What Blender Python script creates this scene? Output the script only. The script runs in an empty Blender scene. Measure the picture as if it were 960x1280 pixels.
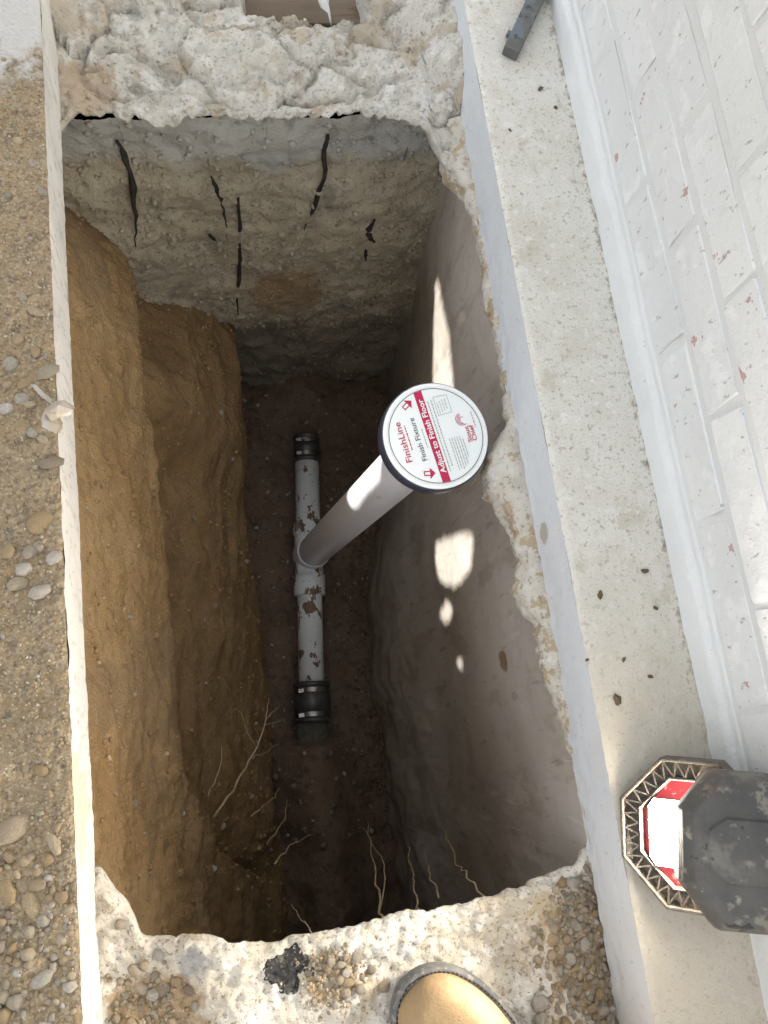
import bpy, bmesh, math, random
from math import sin, cos, pi, radians, sqrt, exp
from mathutils import Vector as V, Matrix, Euler, Quaternion, noise
random.seed(7)
sc = bpy.context.scene
COL = sc.collection

# ------------------------------------------------------------------ camera, sky, sun, exposure
cam_d = bpy.data.cameras.new('camera'); cam = bpy.data.objects.new('camera', cam_d); COL.objects.link(cam)
cam.location = (0, 0, .8848); cam.rotation_euler = (.2559, -.162, -.1325)
cam_d.sensor_fit = 'HORIZONTAL'; cam_d.sensor_width = 36; cam_d.lens = 36 * 1028.3 / 960
cam_d.clip_start = .02; cam_d.clip_end = 500
sc.camera = cam
SUN_EL, SUN_AZ = radians(54), radians(-93)          # azimuth clockwise from +Y: the sun stands to the left
SUN = V((cos(SUN_EL) * sin(SUN_AZ), cos(SUN_EL) * cos(SUN_AZ), sin(SUN_EL)))
w = bpy.data.worlds.new('World'); sc.world = w; w.use_nodes = True
nt = w.node_tree; bg = nt.nodes['Background']
sky = nt.nodes.new('ShaderNodeTexSky'); sky.sky_type = 'NISHITA'; sky.sun_disc = False
sky.sun_elevation = SUN_EL; sky.sun_rotation = SUN_AZ; sky.dust_density = 2.5
hs = nt.nodes.new('ShaderNodeHueSaturation'); hs.inputs['Saturation'].default_value = .35
nt.links.new(sky.outputs[0], hs.inputs['Color']); nt.links.new(hs.outputs[0], bg.inputs['Color'])
bg.inputs['Strength'].default_value = .11
sl = bpy.data.lights.new('sun', 'SUN'); sl.energy = 5; sl.angle = radians(.4); sl.color = (1, .96, .9)
so = bpy.data.objects.new('sun', sl); COL.objects.link(so)
so.rotation_euler = (-SUN).to_track_quat('-Z', 'Y').to_euler(); so.location = (-3, 0, 5)
sc.view_settings.view_transform = 'Standard'; sc.view_settings.look = 'None'
sc.view_settings.exposure = 1.45; sc.view_settings.gamma = 1
sc.cycles.max_bounces = 6; sc.cycles.diffuse_bounces = 3; sc.cycles.caustics_reflective = sc.cycles.caustics_refractive = False

# ------------------------------------------------------------------ materials
def srgb(c):
    return tuple((v / 12.92 if v <= .04045 else ((v + .055) / 1.055) ** 2.4) for v in c)
MATS = {}
def mat(name, c1, c2, s=10, layers=(), rough=.9, bump=.4, bs=120, bd=.002, stretch=(1, 1, 1), rnd=None, metal=0., spec=.3, detail=4, bump2=None, local=False, coat=0, ior=None, trans=0, pos=None):
    """c1/c2 blended by a noise of scale s; layers = (kind, scale, lo, hi, colour, amount, stretch) on top; bump of scale bs"""
    m = bpy.data.materials.new(name); m.use_nodes = True; MATS[name] = m
    t = m.node_tree; N = t.nodes.new; L = t.links.new
    b = t.nodes['Principled BSDF']
    tc = N('ShaderNodeTexCoord'); co = tc.outputs['Object']
    if rnd or local:
        oi = N('ShaderNodeObjectInfo')
        ad = N('ShaderNodeVectorMath'); ad.operation = 'MULTIPLY_ADD'
        cb = N('ShaderNodeCombineXYZ')
        for k in range(3): L(oi.outputs['Random'], cb.inputs[k])
        ad.inputs[1].default_value = (37, 53, 71)
        L(cb.outputs[0], ad.inputs[0]); L(co, ad.inputs[2]); co = ad.outputs[0]
    def mapped(st):
        if tuple(st) == (1, 1, 1): return co
        mp = N('ShaderNodeMapping'); mp.inputs['Scale'].default_value = st; L(co, mp.inputs['Vector']); return mp.outputs[0]
    def tex(kind, scale, st, det=detail):
        if kind == 'voro':
            n = N('ShaderNodeTexVoronoi'); n.inputs['Scale'].default_value = scale; L(mapped(st), n.inputs['Vector']); return n.outputs['Distance']
        if kind == 'cell':
            n = N('ShaderNodeTexVoronoi'); n.inputs['Scale'].default_value = scale; L(mapped(st), n.inputs['Vector'])
            sp = N('ShaderNodeSeparateColor'); L(n.outputs['Color'], sp.inputs[0]); return sp.outputs[0]
        if kind == 'crack':
            n = N('ShaderNodeTexVoronoi'); n.feature = 'DISTANCE_TO_EDGE'; n.inputs['Scale'].default_value = scale; L(mapped(st), n.inputs['Vector']); return n.outputs['Distance']
        n = N('ShaderNodeTexNoise'); n.inputs['Scale'].default_value = scale; n.inputs['Detail'].default_value = det; n.inputs['Roughness'].default_value = .62
        L(mapped(st), n.inputs['Vector']); return n.outputs['Fac']
    def rng(x, lo, hi):
        r = N('ShaderNodeMapRange'); r.interpolation_type = 'SMOOTHSTEP'; L(x, r.inputs['Value'])
        r.inputs['From Min'].default_value = lo; r.inputs['From Max'].default_value = hi; return r.outputs[0]
    def mix(f, a, bb, amt=1.):
        x = N('ShaderNodeMix'); x.data_type = 'RGBA'
        if amt != 1.:
            mu = N('ShaderNodeMath'); mu.operation = 'MULTIPLY'; L(f, mu.inputs[0]); mu.inputs[1].default_value = amt; f = mu.outputs[0]
        L(f, x.inputs['Factor'])
        for v, i in ((a, 6), (bb, 7)):
            if isinstance(v, tuple): x.inputs[i].default_value = (*v[:3], 1)
            else: L(v, x.inputs[i])
        return x.outputs[2]
    if rnd:
        rp = N('ShaderNodeValToRGB'); L(oi.outputs['Random'], rp.inputs['Fac'])
        el = rp.color_ramp.elements
        while len(el) < len(rnd): el.new(.5)
        for k, c in enumerate(rnd): el[k].position = k / (len(rnd) - 1); el[k].color = (*c, 1)
        f = rng(tex('noise', s, stretch), .3, .7)
        base = mix(f, rp.outputs['Color'], c2, .35)
    else:
        base = mix(rng(tex('noise', s, stretch), .32, .68), c1, c2)
    for ly in layers:
        kind, scale, lo, hi, c = ly[:5]; amt = ly[5] if len(ly) > 5 else 1.; st = ly[6] if len(ly) > 6 else (1, 1, 1)
        if kind in 'xyz':            # mask along a world axis, edge broken by noise
            sp = N('ShaderNodeSeparateXYZ'); L(co, sp.inputs[0])
            a = N('ShaderNodeMath'); a.operation = 'MULTIPLY_ADD'; L(tex('noise', scale, st, 5), a.inputs[0]); a.inputs[1].default_value = ly[7] if len(ly) > 7 else .12
            L(sp.outputs['xyz'.index(kind)], a.inputs[2]); f = rng(a.outputs[0], lo, hi)
        elif kind == 'blob':         # stain of its own shape round a point: c, centre, radius
            ctr, rad = ly[6], ly[7]
            d = N('ShaderNodeVectorMath'); d.operation = 'DISTANCE'; L(co, d.inputs[0]); d.inputs[1].default_value = ctr
            a = N('ShaderNodeMath'); a.operation = 'MULTIPLY_ADD'; L(tex('noise', scale, (1, 1, 1), 5), a.inputs[0]); a.inputs[1].default_value = rad * 1.6
            L(d.outputs['Value'], a.inputs[2]); f = rng(a.outputs[0], rad * 1.8, rad * 1.45)
        else:
            if kind == 'noise': lo, hi = .5 + (lo - .5) * .62, .5 + (hi - .5) * .62
            f = rng(tex(kind, scale, st), lo, hi)
        base = mix(f, base, c, amt)
    L(base, b.inputs['Base Color'])
    b.inputs['Roughness'].default_value = rough; b.inputs['Metallic'].default_value = metal
    b.inputs['Specular IOR Level'].default_value = spec
    if coat: b.inputs['Coat Weight'].default_value = coat
    if trans: b.inputs['Transmission Weight'].default_value = trans
    if bump:
        h = tex('noise', bs, stretch, 6)
        if bump2:
            k2, s2, a2 = bump2
            h2 = tex(k2, s2, (1, 1, 1)); a = N('ShaderNodeMath'); a.operation = 'MULTIPLY_ADD'; L(h2, a.inputs[0]); a.inputs[1].default_value = a2; L(h, a.inputs[2]); h = a.outputs[0]
        bp = N('ShaderNodeBump'); bp.inputs['Strength'].default_value = bump; bp.inputs['Distance'].default_value = bd
        L(h, bp.inputs['Height']); L(bp.outputs[0], b.inputs['Normal'])
    return m

PALE = (.60, .575, .52)
mat('slab_top', (.38, .28, .165), (.27, .21, .14), 22, [('noise', 9, .5, .7, (.30, .21, .11), .6), ('noise', 60, .56, .7, (.19, .155, .11), .6), ('noise', 150, .58, .74, (.44, .37, .26), .7), ('noise', 240, .60, .74, (.13, .10, .07), .7),
    ('cell', 330, .8, .86, (.46, .39, .28), .5), ('cell', 260, .12, .08, (.14, .11, .08), .5), ('noise', 17, .64, .76, (.42, .40, .36), .4), ('blob', 30, 0, 0, (.58, .57, .55), .9, (-.23, .93, 0), .15)], bump=.9, bs=260, bd=.004, bump2=('voro', 180, .8))
mat('cut_left', (.72, .69, .64), (.62, .60, .57), 14, [('noise', 90, .62, .72, (.42, .40, .37), .5, (1, 1, .25)), ('noise', 60, .68, .75, (.38, .33, .27), .6), ('blob', 40, 0, 0, (.66, .50, .36), .75, (-.17, -.06, -.02), .06)], bump=.25, bs=220)
mat('cut_right', (.59, .62, .645), (.63, .655, .675), 9, [('noise', 40, .6, .72, (.66, .67, .68), .6), ('noise', 120, .68, .76, (.42, .42, .42), .5), ('noise', 7, .58, .68, (.60, .60, .59), .5), ('blob', 60, 0, 0, (.36, .33, .25), .8, (.382, .183, -.06), .016)], rough=.7, bump=.12, bs=160)
mat('ledge_top', (.62, .595, .53), (.67, .655, .605), 16, [('noise', 8, .56, .74, (.54, .505, .42), .6), ('noise', 34, .62, .8, (.50, .47, .40), .4), ('noise', 420, .58, .76, (.36, .34, .29), .5), ('noise', 240, .68, .76, (.20, .18, .15), .6), ('noise', 18, .64, .8, (.45, .40, .30), .5), ('noise', 120, .62, .70, (.36, .33, .26), .6), ('noise', 60, .66, .72, (.74, .73, .7), .7),
    ('x', 60, .560, .585, (.17, .155, .11), .75, (1, 1, 1), .12), ('x', 200, .555, .565, (.22, .16, .08), .6, (1, .5, 1), .1), ('y', 14, .36, .02, (.46, .41, .32), .6, (1, 1, 1), .25)], bump=.5, bs=300, bd=.0015)
mat('far_mortar', (.49, .465, .41), (.57, .55, .50), 14, [('noise', 9, .54, .64, (.40, .33, .24), .7), ('noise', 40, .58, .66, (.36, .33, .28), .55), ('noise', 22, .60, .68, (.66, .65, .62), .6), ('noise', 200, .62, .7, (.24, .21, .17), .6), ('blob', 20, 0, 0, (.42, .33, .24), .85, (-.13, .87, -.1), .05), ('crack', 34, .012, .0, (.3, .26, .2), .4)], bump=.7, bs=170, bd=.004)
mat('near_mortar', (.52, .47, .38), (.64, .60, .53), 18, [('noise', 12, .62, .74, (.44, .34, .20), .6), ('noise', 45, .66, .76, (.38, .29, .18), .5), ('noise', 26, .6, .68, (.72, .70, .66), .7), ('noise', 220, .6, .7, (.22, .17, .11), .7), ('blob', 40, 0, 0, (.33, .25, .16), .9, (.372, -.30, -.11), .07), ('blob', 40, 0, 0, (.36, .25, .14), .9, (-.12, -.29, -.11), .06), ('blob', 60, 0, 0, (.40, .26, .12), .8, (.065, -.275, -.1), .03), ('blob', 60, 0, 0, (.30, .30, .31), .7, (-.075, -.232, -.1), .022)], bump=.7, bs=240, bd=.003)
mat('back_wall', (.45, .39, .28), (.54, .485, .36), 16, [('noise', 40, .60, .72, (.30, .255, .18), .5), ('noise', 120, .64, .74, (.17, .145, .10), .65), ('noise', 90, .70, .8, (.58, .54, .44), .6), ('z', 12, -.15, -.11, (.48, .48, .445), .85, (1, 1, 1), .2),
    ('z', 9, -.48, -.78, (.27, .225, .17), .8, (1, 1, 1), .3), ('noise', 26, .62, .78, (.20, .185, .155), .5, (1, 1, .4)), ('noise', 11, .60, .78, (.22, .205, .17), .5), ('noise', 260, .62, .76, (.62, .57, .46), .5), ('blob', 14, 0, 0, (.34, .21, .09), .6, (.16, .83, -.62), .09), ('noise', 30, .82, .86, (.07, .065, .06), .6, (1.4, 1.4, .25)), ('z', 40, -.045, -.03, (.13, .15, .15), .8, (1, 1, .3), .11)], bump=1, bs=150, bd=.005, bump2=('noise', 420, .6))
mat('left_soil', (.33, .205, .092), (.42, .285, .145), 6, [('noise', 30, .60, .74, (.22, .14, .065), .5), ('noise', 70, .70, .78, (.15, .095, .045), .6), ('noise', 110, .66, .72, (.46, .33, .17), .6), ('noise', 200, .68, .8, (.23, .15, .07), .5), ('blob', 12, 0, 0, (.20, .13, .065), .6, (-.06, .70, -.55), .07), ('noise', 4, .58, .68, (.27, .185, .105), .6), ('z', 7, -.44, -.52, (.20, .125, .06), .55, (1, .4, 1), .1)], bump=1, bs=90, bd=.007, bump2=('noise', 300, .7))  # soil colour darker below the step, masked by height
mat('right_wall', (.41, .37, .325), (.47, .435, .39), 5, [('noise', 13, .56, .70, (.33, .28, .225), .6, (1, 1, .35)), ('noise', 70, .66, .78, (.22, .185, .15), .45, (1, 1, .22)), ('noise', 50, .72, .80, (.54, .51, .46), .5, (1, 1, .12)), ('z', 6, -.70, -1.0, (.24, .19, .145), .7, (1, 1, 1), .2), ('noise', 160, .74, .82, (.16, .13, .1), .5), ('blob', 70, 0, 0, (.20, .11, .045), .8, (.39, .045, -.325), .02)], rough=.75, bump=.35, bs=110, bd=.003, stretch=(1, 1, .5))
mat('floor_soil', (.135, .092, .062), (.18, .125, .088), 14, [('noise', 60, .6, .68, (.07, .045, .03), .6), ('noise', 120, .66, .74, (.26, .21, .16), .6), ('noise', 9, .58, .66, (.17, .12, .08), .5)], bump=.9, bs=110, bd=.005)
mat('rubble', (.50, .46, .38), (.58, .55, .48), 24, [('noise', 38, .54, .62, (.40, .30, .18), .8), ('noise', 140, .6, .7, (.24, .19, .13), .7), ('noise', 70, .63, .7, (.68, .66, .62), .6)], bump=.8, bs=220, bd=.003)
mat('paint', (.71, .725, .725), (.665, .68, .68), 5, [('noise', 9, .62, .8, (.63, .645, .645), .5), ('noise', 45, .82, .9, (.46, .44, .41), .6), ('noise', 60, .66, .72, (.62, .63, .63), .5), ('noise', 130, .73, .77, (.30, .28, .26), .7, (1, 1, .5)), ('noise', 30, .79, .81, (.42, .19, .16), .7), ('noise', 22, .6, .7, (.78, .79, .79), .6)], rough=.6, bump=.6, bs=60, bd=.003, local=True, bump2=('noise', 260, .35))
mat('paint_joint', (.63, .645, .64), (.67, .685, .68), 8, [('noise', 150, .80, .86, (.36, .34, .32), .6), ('noise', 40, .84, .86, (.45, .2, .17), .6)], rough=.75, bump=.6, bs=140, bump2=('noise', 30, .8))
STONES = [tuple(min(.7, v * 1.15) for v in c) for c in [(.46, .36, .22), (.38, .27, .14), (.50, .46, .39), (.30, .25, .19), (.55, .52, .47), (.42, .30, .17), (.38, .33, .26), (.52, .42, .28), (.24, .19, .15)]]
mat('stone', (.4, .33, .24), (.28, .22, .15), 2, [('noise', 5, .58, .8, (.22, .17, .12), .55), ('noise', 9, .66, .8, (.58, .54, .47), .5)], rnd=STONES, rough=.8, bump=.6, bs=9, bd=.12, detail=5)
mat('grit', (.40, .32, .21), (.30, .235, .15), 150, [('cell', 190, .85, .9, (.5, .45, .37), .8), ('cell', 170, .2, .15, (.20, .16, .11), .8)], bump=.3, bs=300)
mat('floor_grit', (.20, .16, .12), (.13, .10, .075), 120, [('cell', 120, .85, .9, (.38, .36, .33), .8)], bump=.3, bs=300)
mat('soil_grit', (.30, .20, .10), (.22, .14, .065), 120, [('cell', 120, .92, .95, (.45, .36, .22), .7)], bump=.3, bs=300)
mat('quartz', (.62, .56, .49), (.50, .43, .35), 40, [('noise', 25, .58, .66, (.52, .42, .28), .6)], rough=.25, bump=.4, bs=90, spec=.5, trans=.25)
mat('pvc_new', (.84, .84, .87), (.81, .81, .85), 6, [('noise', 26, .72, .8, (.60, .56, .50), .35), ('noise', 90, .74, .8, (.5, .46, .4), .4, (1, 1, .3))], rough=.32, bump=.03, bs=50, spec=.5)
mat('pvc_old', (.80, .83, .83), (.74, .79, .80), 9, [('noise', 34, .63, .66, (.17, .095, .05), .95, (1, .55, 1)), ('noise', 120, .74, .78, (.16, .10, .06), .8), ('noise', 14, .62, .8, (.50, .49, .44), .5)], rough=.45, bump=.2, bs=90)
mat('rubber', (.045, .043, .042), (.075, .068, .06), 20, [('noise', 60, .62, .7, (.10, .08, .06), .6)], rough=.4, bump=.2, bs=120, spec=.5)
mat('steel_band', (.30, .30, .30), (.2, .19, .18), 30, [('noise', 70, .6, .66, (.12, .08, .05), .6)], rough=.35, metal=.9, bump=.1)
mat('clay_pipe', (.10, .13, .10), (.09, .08, .06), 18, [('noise', 60, .58, .66, (.07, .05, .035), .7)], bump=.5)
mat('cap_side', (.045, .05, .075), (.06, .065, .09), 12, [('noise', 40, .62, .7, (.22, .22, .25), .5, (1, 1, .4))], rough=.35, bump=.08, spec=.5)
mat('cap_white', (.88, .89, .88), (.85, .87, .86), 8, [], rough=.5, bump=.02)
mat('label_paper', (.78, .84, .82), (.81, .835, .83), 9, [('noise', 40, .7, .74, (.6, .6, .58), .3)], rough=.42, bump=.03, bs=40, spec=.4)
mat('ink_red', (.50, .018, .075), (.46, .02, .08), 20, [], rough=.5, bump=0)
mat('ink_grey', (.10, .09, .10), (.13, .12, .12), 20, [], rough=.5, bump=0)
mat('ink_pale', (.36, .35, .36), (.42, .41, .41), 20, [], rough=.5, bump=0)
mat('ink_white', (.82, .82, .82), (.8, .8, .8), 20, [], rough=.5, bump=0)
mat('lamp_black', (.075, .075, .072), (.12, .115, .105), 14, [('noise', 16, .52, .66, (.20, .19, .165), .7), ('noise', 44, .60, .72, (.28, .26, .21), .6), ('noise', 10, .66, .76, (.12, .07, .065), .5), ('noise', 90, .76, .84, (.36, .34, .28), .5), ('noise', 30, .70, .78, (.03, .03, .03), .8)], rough=.6, bump=.35, bs=60, local=False)
mat('lamp_rim', (.09, .08, .07), (.15, .13, .105), 40, [('noise', 90, .6, .68, (.24, .21, .17), .6), ('noise', 50, .62, .7, (.03, .03, .03), .6)], rough=.6, bump=.3, bs=90)
mat('lamp_red', (.26, .02, .03), (.20, .03, .035), 30, [('noise', 60, .62, .7, (.50, .26, .24), .6)], rough=.4, bump=.15)
mat('boot_tan', (.30, .20, .10), (.37, .26, .14), 7, [('noise', 9, .52, .74, (.46, .365, .235), .6), ('noise', 300, .56, .8, (.33, .21, .11), .5), ('noise', 26, .64, .9, (.30, .21, .12), .6), ('noise', 60, .76, .9, (.18, .125, .08), .6)], rough=.65, bump=.5, bs=160, spec=.25, bump2=('noise', 700, .3))
mat('boot_sole', (.10, .105, .11), (.19, .185, .17), 26, [('noise', 120, .56, .66, (.34, .31, .26), .6), ('noise', 60, .62, .7, (.03, .035, .04), .7)], rough=.75, bump=.5, bs=180)
mat('boot_lining', (.03, .03, .03), (.05, .045, .04), 30, [], bump=.3)
mat('bar_steel', (.115, .12, .12), (.17, .165, .15), 26, [('noise', 30, .56, .64, (.16, .20, .23), .8, (1, 1, 1)), ('noise', 70, .62, .68, (.05, .05, .05), .7)], rough=.5, metal=.35, bump=.3, bs=110)
mat('wood', (.13, .10, .07), (.18, .145, .11), 12, [('noise', 60, .58, .68, (.12, .08, .05), .7, (.15, 1, 1))], bump=.4, bs=90, stretch=(.2, 1, 1))
mat('foam_white', (.80, .83, .82), (.74, .77, .77), 20, [], rough=.5, bump=.2)
mat('tar', (.012, .012, .013), (.04, .036, .03), 60, [('noise', 90, .64, .7, (.13, .11, .08), .7)], rough=.35, bump=.8, bs=150, bd=.004, spec=.5)
mat('root_black', (.018, .016, .015), (.045, .038, .03), 60, [], bump=.6, bs=120)
mat('root_pale', (.50, .40, .26), (.38, .29, .17), 40, [('noise', 70, .6, .68, (.18, .12, .06), .6)], bump=.3)
mat('clod', (.10, .075, .045), (.15, .12, .08), 60, [], bump=.6, bs=200)
mat('bark', (.12, .09, .065), (.18, .145, .11), 14, [], bump=.8, bs=30, bd=.01)
mat('leaf', (.05, .10, .025), (.09, .14, .04), 4, [], rough=.55, bump=0)
mat('ground_earth', (.22, .19, .15), (.30, .265, .21), 3, [('noise', 14, .55, .65, (.16, .14, .11), .6), ('noise', 60, .6, .7, (.4, .36, .3), .6)], bump=.6, bs=60, bd=.01)

# ------------------------------------------------------------------ helpers
def obj(name, me, m=None, parent=None, kind=None, label=None, cat=None, group=None):
    o = bpy.data.objects.new(name, me); COL.objects.link(o)
    if m: me.materials.append(MATS[m])
    if parent: o.parent = parent
    tag(o, label, cat, group, kind)
    return o
def tag(o, label=None, cat=None, group=None, kind=None):
    if kind: o['kind'] = kind
    if label: o['label'] = label
    if cat: o['category'] = cat
    if group: o['group'] = group
    return o
def empty(name, loc, label, cat, group=None, rot=None):
    o = bpy.data.objects.new(name, None); COL.objects.link(o); o.location = loc; o.empty_display_size = .05
    if rot is not None: o.rotation_mode = 'QUATERNION'; o.rotation_quaternion = rot
    return tag(o, label, cat, group)
def mesh(vs, fs, smooth=True, name='mesh'):
    me = bpy.data.meshes.new(name); me.from_pydata([tuple(v) for v in vs], [], fs)
    if smooth: me.polygons.foreach_set('use_smooth', [True] * len(me.polygons))
    me.update(); return me
def grid(nu, nv, fn, flip=False, smooth=True):
    vs = [fn(i / (nu - 1), j / (nv - 1)) for j in range(nv) for i in range(nu)]
    fs = []
    for j in range(nv - 1):
        for i in range(nu - 1):
            a = j * nu + i; q = (a, a + 1, a + nu + 1, a + nu)
            fs.append(q[::-1] if flip else q)
    return mesh(vs, fs, smooth)
class MB:
    def __init__(s): s.v = []; s.f = []
    def add(s, vs, fs):
        o = len(s.v); s.v += [tuple(v) for v in vs]; s.f += [tuple(i + o for i in f) for f in fs]; return s
    def box(s, lo, hi, R=None, T=None):
        x0, y0, z0 = lo; x1, y1, z1 = hi
        vs = [V(p) for p in ((x0, y0, z0), (x1, y0, z0), (x1, y1, z0), (x0, y1, z0), (x0, y0, z1), (x1, y0, z1), (x1, y1, z1), (x0, y1, z1))]
        if R: vs = [R @ v for v in vs]
        if T: vs = [v + V(T) for v in vs]
        return s.add(vs, [(0, 3, 2, 1), (4, 5, 6, 7), (0, 1, 5, 4), (1, 2, 6, 5), (2, 3, 7, 6), (3, 0, 4, 7)])
    def tube(s, pts, rs, n=8, cap=True):
        pts = [V(p) for p in pts]; k0 = len(s.v); up = None
        for i, p in enumerate(pts):
            d = (pts[min(i + 1, len(pts) - 1)] - pts[max(i - 1, 0)]).normalized()
            if up is None: up = d.orthogonal().normalized()
            up = (up - d * up.dot(d)).normalized(); sd = d.cross(up)
            r = rs[i] if hasattr(rs, '__len__') else rs
            for k in range(n):
                a = 2 * pi * k / n; s.v.append(tuple(p + (up * cos(a) + sd * sin(a)) * r))
        for i in range(len(pts) - 1):
            for k in range(n):
                a = k0 + i * n + k; b = k0 + i * n + (k + 1) % n
                s.f.append((a, b, b + n, a + n))
        if cap:
            s.f.append(tuple(range(k0 + n - 1, k0 - 1, -1))); e = k0 + (len(pts) - 1) * n; s.f.append(tuple(range(e, e + n)))
        return s
    def lathe(s, prof, o, ax, n=40):
        """prof = (radius, height along axis)"""
        o = V(o); ax = V(ax).normalized(); u = ax.orthogonal().normalized(); w_ = ax.cross(u); k0 = len(s.v)
        for r, h in prof:
            for k in range(n):
                a = 2 * pi * k / n; s.v.append(tuple(o + ax * h + (u * cos(a) + w_ * sin(a)) * r))
        for i in range(len(prof) - 1):
            for k in range(n):
                a = k0 + i * n + k; b = k0 + i * n + (k + 1) % n; s.f.append((a, b, b + n, a + n))
        return s
    def me(s, smooth=False): return mesh(s.v, s.f, smooth)
    def obj(s, name, m, parent=None, smooth=False, **k): return obj(name, s.me(smooth), m, parent, **k)
def bevel(o, w_=.003, seg=2, ang=30):
    b = o.modifiers.new('bevel', 'BEVEL'); b.width = w_; b.segments = seg; b.limit_method = 'ANGLE'; b.angle_limit = radians(ang); return o
def fbm(x, y, z, s, oc=4):
    return noise.fractal(V((x * s, y * s, z * s)), .9, 2.0, oc)
def lumps(x, y, z, s):
    return noise.voronoi(V((x * s, y * s, z * s)))[0][0]
def interp(tab, x):
    if x <= tab[0][0]: return tab[0][1]
    for (a, b), (c, d) in zip(tab, tab[1:]):
        if x <= c: return b + (d - b) * (x - a) / (c - a) if c > a else d
    return tab[-1][1]
def sstep(a, b, x):
    t = max(0, min(1, (x - a) / (b - a))); return t * t * (3 - 2 * t)

# ------------------------------------------------------------------ dimensions (metres; slab surface is z = 0)
XL, XR, XW = -.1702, .382, .516       # left saw cut, right saw cut, brick face
THK = .10
FAR = [(-.24, .78), (-.169, .793), (-.16, .809), (-.144, .824), (-.126, .826), (-.105, .832), (-.093, .812), (-.077, .825), (-.064, .818), (-.041, .813), (-.022, .817), (-.01, .828), (.024, .829), (.068, .827), (.124, .831), (.18, .828), (.226, .830), (.273, .828), (.307, .821), (.323, .806), (.336, .793), (.341, .766), (.35, .746), (.366, .722), (.379, .704), (.42, .69)]
NEAR = [(-.24, -.11), (-.167, -.125), (-.158, -.142), (-.148, -.156), (-.139, -.169), (-.133, -.182), (-.128, -.199), (-.116, -.205), (-.096, -.206), (-.079, -.206), (-.058, -.21), (-.034, -.22), (-.009, -.228), (.012, -.23), (.034, -.228), (.06, -.229), (.087, -.229), (.105, -.227), (.132, -.225), (.16, -.222), (.187, -.228), (.215, -.228), (.244, -.224), (.263, -.223), (.293, -.219), (.322, -.217), (.343, -.212), (.366, -.207), (.382, -.191), (.42, -.19)]
def far_edge(x): return interp(FAR, x) + .006 * fbm(x, 3, 0, 70, 5)
def near_edge(x): return interp(NEAR, x) + .004 * fbm(x, 9, 0, 42, 5)
def far_z(x, y):
    d = max(0, y - interp(FAR, x))
    wx = .022 * fbm(x, y, 5, 16, 3); dd, pp_ = noise.voronoi(V(((x + wx) * 10, (y - wx) * 15, 0)))
    pid = noise.noise(pp_[0] * 7.3); gap = exp(-((dd[1] - dd[0]) / .10) ** 2)
    z = -.100 + .014 * fbm(x, y, 0, 8, 3) + sstep(.0, .03, d) * (.024 * pid - .010 * gap + .010 * (.5 - dd[0])) + .008 * abs(fbm(x, y * 1.4, 2, 30, 4)) + .0035 * fbm(x, y, 7, 75, 4)
    z += .06 * sstep(.31, .385, x) * sstep(.74, .90, y)
    z += .03 * sstep(-.135, -.17, x) * sstep(.82, .95, y)
    z -= .08 * sstep(.985, 1.0, y) * sstep(.085, .105, x) * sstep(.275, .25, x)
    z -= .010 * exp(-d / .005)
    return z
def near_z(x, y):
    d = max(0, interp(NEAR, x) - y)
    z = -.098 + .013 * fbm(x, y, 4, 10, 4) + .007 * abs(fbm(x, y, 6, 34, 4)) + .003 * fbm(x, y, 8, 110, 3)
    g = max(sstep(.075, .05, sqrt(((x - .375) / .9) ** 2 + ((y + .31) / 1.4) ** 2)), sstep(.075, .045, sqrt((x + .125) ** 2 + ((y + .30) / 1.1) ** 2)))
    z -= .012 * g
    z -= .010 * exp(-d / .005)
    return z

# ------------------------------------------------------------------ ground and paving
g = MB(); B0, B1, A0, A1, S = -.36, .56, -.82, 1.42, 60
rect = [(B0, A0), (B1, A0), (B1, A1), (B0, A1)]; out = [(-S, -S), (S, -S), (S, S), (-S, S)]
g.add([(*p, -.006) for p in rect] + [(*p, -.006) for p in out] + [(*p, -.35) for p in rect], [(4, 5, 1, 0), (5, 6, 2, 1), (6, 7, 3, 2), (7, 4, 0, 3), (0, 1, 9, 8), (1, 2, 10, 9), (2, 3, 11, 10), (3, 0, 8, 11)])
g.obj('ground', 'ground_earth', kind='structure')

def slab_z(x, y):
    rough = sstep(.83, .76, y + .05 * fbm(x, y, 1, 20, 2))
    return rough * (.0035 * fbm(x, y, 0, 30, 4) + .0022 * fbm(x, y, 3, 120, 3)) + .0006 * fbm(x, y, 0, 90, 2) - .002 * sstep(XL - .004, XL, x)
left_slab = obj('paving_slab', grid(64, 640, lambda u, v: (x := -.37 + (XL + .37) * u ** .8, y := -.83 + 2.26 * v, slab_z(x, y))), 'slab_top', kind='structure', label='weathered aggregate paving along the left of the pit')
def cutl(u, v):
    y = -.83 + 2.26 * u; z = slab_z(XL, y) * (1 - v) - (THK + .004 * fbm(0, y, 0, 30, 4) + .002 * fbm(0, y, 3, 90, 2)) * v
    return (XL + .0015 * fbm(0, y, z, 14, 3) + .0006 * fbm(0, y, z, 90, 2) + .0004 * sin(y * 9), y, z)
obj('saw_cut_face', grid(640, 22, cutl), 'cut_left', left_slab)
obj('slab_underside', mesh([(-.37, -.83, -THK), (XL, -.83, -THK), (XL, 1.43, -THK), (-.37, 1.43, -THK)], [(3, 2, 1, 0)]), 'rubble', left_slab)

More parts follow.
